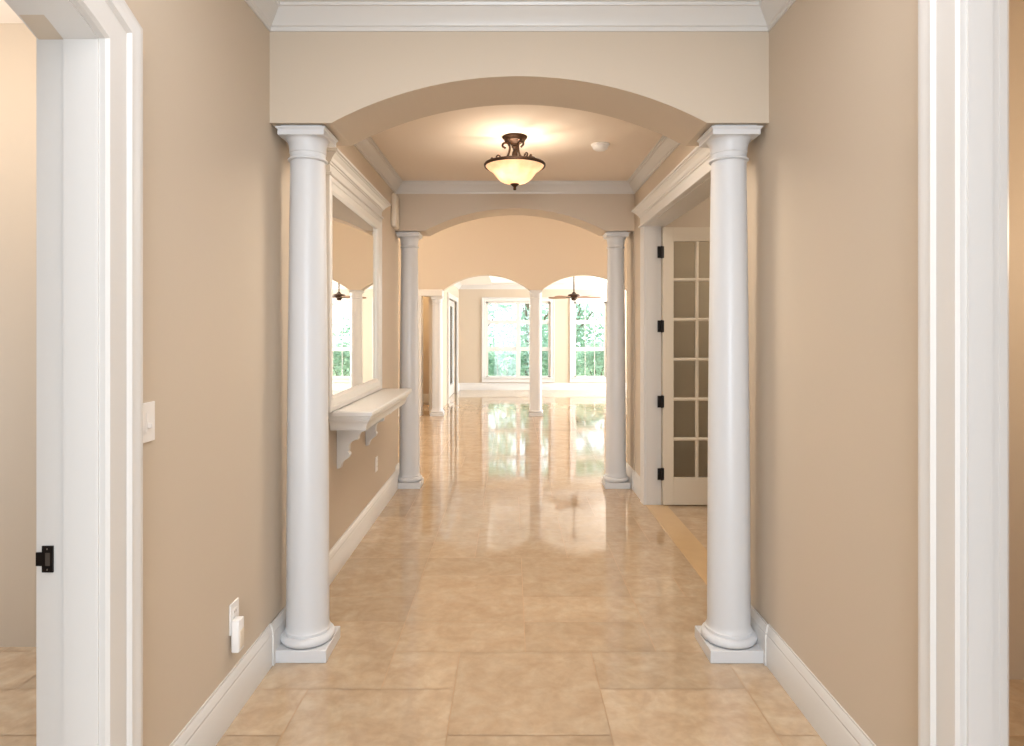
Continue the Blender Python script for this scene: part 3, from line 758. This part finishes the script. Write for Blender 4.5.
# ------------------------------------------------------------------ ceiling fan in the living room
t = empty('ceiling_fan', (1.34, 13.5, 2.90), 'dark bronze ceiling fan hanging in front of the far right window', 'ceiling fan')
bm = B(); lathe(bm, [(0, 0), (0.07, 0), (0.066, -0.03), (0.04, -0.06), (0.02, -0.07), (0, -0.07)], 0, 0, 24, False); obj('canopy', bm, M['bronze'], t, 40)
bm = B(); lathe(bm, [(0.014, -0.06), (0.014, -0.63)], 0, 0, 12); obj('downrod', bm, M['bronze'], t, 40)
bm = B(); lathe(bm, [(0, -0.59), (0.03, -0.60), (0.05, -0.63), (0.125, -0.65), (0.135, -0.675), (0.125, -0.71), (0.06, -0.725), (0.055, -0.755), (0.045, -0.775), (0, -0.78)], 0, 0, 32, False); obj('motor_housing', bm, M['bronze'], t, 40)
for k in range(5):
    a = math.radians(8 + 72*k)
    bm = B(); pts = [(0.16, -0.055), (0.30, -0.066), (0.48, -0.070), (0.56, -0.060), (0.585, -0.03), (0.585, 0.03), (0.56, 0.060), (0.48, 0.070), (0.30, 0.066), (0.16, 0.055)]
    prism(bm, pts, 'z', -0.004, 0.004)
    rot = Matrix.Translation((0, 0, -0.71)) @ Matrix.Rotation(a, 4, 'Z') @ Matrix.Rotation(math.radians(12), 4, 'X')
    bmesh.ops.transform(bm, matrix=rot, verts=bm.verts[:]); bl = obj('blade', bm, M['blade'], t)
    bm = B(); box(bm, 0.09, 0.24, -0.018, 0.018, -0.010, -0.004, 0.002)
    bmesh.ops.transform(bm, matrix=rot, verts=bm.verts[:]); obj('blade_bracket', bm, M['bronze'], bl)

# ------------------------------------------------------------------ outside: lawn and trees
bm = B(); box(bm, -30, 30, WY+0.17, 60, -0.20, -0.05); box(bm, -30, -1.46, 13.31, WY+0.17, -0.20, -0.05)
struct('ground', bm, M['lawn'], 'sunlit lawn outside the far windows', 'lawn')
def tree_meshes(seed):
    rnd = random.Random(seed)
    bm = B()
    clumps = [(rnd.uniform(-1.05, 1.05), rnd.uniform(-0.95, 0.95), rnd.uniform(0.15, 5.0)) for _ in range(52)]
    for cx, cy, cz in clumps:
        for _ in range(70):
            d = Vector((rnd.gauss(0, 1), rnd.gauss(0, 1), rnd.gauss(0, 1))).normalized()*0.55*(rnd.random()**0.4)
            c = Vector((cx, cy, cz))+d
            if c.z < 0.05: continue
            ax = Vector((rnd.gauss(0, 1), rnd.gauss(0, 1), rnd.gauss(0, 0.6))).normalized()
            sd = ax.cross(Vector((rnd.gauss(0, 1), rnd.gauss(0, 1), rnd.gauss(0, 1)))).normalized()
            L, W = rnd.uniform(0.07, 0.13), rnd.uniform(0.03, 0.055)
            q = [bm.verts.new(c+ax*L), bm.verts.new(c+sd*W), bm.verts.new(c-ax*L), bm.verts.new(c-sd*W)]
            bm.faces.new(q)
    bt = B()
    tube(bt, smoothpts([(0, 0, -0.05), (0.05, 0.02, 1.2), (-0.04, 0.05, 2.6), (0.02, 0, 4.6)], 4), [0.12-0.0068*i for i in range(13)], 10)
    for _ in range(6):
        z = rnd.uniform(1.0, 3.6); a = rnd.uniform(0, 2*PI)
        tube(bt, smoothpts([(0, 0, z), (0.4*math.cos(a), 0.4*math.sin(a), z+0.35), (0.8*math.cos(a), 0.8*math.sin(a), z+0.8)], 3), [0.05-0.005*i for i in range(7)], 6)
    return bm, bt
protos = []
spots = [(-3.0, 20.6), (0.55, 20.6), (4.1, 20.6), (-1.2, 24.1), (2.35, 24.1), (5.9, 24.1), (7.7, 20.6)]
for i, (x, y) in enumerate(spots):
    if i < 3:
        lb, tb = tree_meshes(40+i)
        t = empty('tree', (x, y, -0.05), 'leafy green tree in daylight outside the far windows', 'tree', 'trees outside the far windows')
        protos.append((t, obj('foliage', lb, M['leaf'], t), obj('trunk', tb, M['bark'], t, 60)))
    else:
        src = protos[i % 3]
        r = src[0].copy(); COL.objects.link(r); r.location = (x, y, -0.05); r.rotation_euler = (0, 0, 1.3*i); r.scale = (1+0.06*(i % 3),)*3
        for ch in src[1:]:
            c = ch.copy(); COL.objects.link(c); c.parent = r

# low shrubs in front of the trees
def shrub_mesh(seed):
    rnd = random.Random(seed); bm = B()
    for _ in range(1500):
        a = rnd.uniform(0, 2*PI); r = math.sqrt(rnd.random()); z = 1.15*(1-r*r)**0.5*rnd.random()**0.35 if r < 1 else 0
        c = Vector((0.85*r*math.cos(a), 0.6*r*math.sin(a), 0.06+z))
        ax = Vector((rnd.gauss(0, 1), rnd.gauss(0, 1), rnd.gauss(0.6, 0.6))).normalized()
        sd = ax.cross(Vector((rnd.gauss(0, 1), rnd.gauss(0, 1), rnd.gauss(0, 1)))).normalized()
        L, W = rnd.uniform(0.05, 0.10), rnd.uniform(0.022, 0.04)
        bm.faces.new([bm.verts.new(c+ax*L), bm.verts.new(c+sd*W), bm.verts.new(c-ax*L), bm.verts.new(c-sd*W)])
    bt = B()
    for k in range(5):
        a = 2*PI*k/5
        tube(bt, [(0.05*math.cos(a), 0.05*math.sin(a), -0.05), (0.2*math.cos(a), 0.16*math.sin(a), 0.35), (0.42*math.cos(a), 0.3*math.sin(a), 0.8)], [0.018, 0.014, 0.008], 6)
    return bm, bt
src = None
for i, x in enumerate((-2.9, -1.1, 0.7, 2.5, 4.3)):
    if src is None:
        lb, tb = shrub_mesh(77)
        t = empty('shrub', (x, 18.3, -0.05), 'low green shrub in the garden below the far windows', 'shrub', 'shrubs outside the far windows')
        src = (t, obj('foliage', lb, M['leaf'], t), obj('stems', tb, M['bark'], t, 60))
    else:
        r = src[0].copy(); COL.objects.link(r); r.location = (x, 18.3+0.12*(i % 2), -0.05); r.rotation_euler = (0, 0, PI*(i % 2))
        for ch in src[1:]:
            c = ch.copy(); COL.objects.link(c); c.parent = r
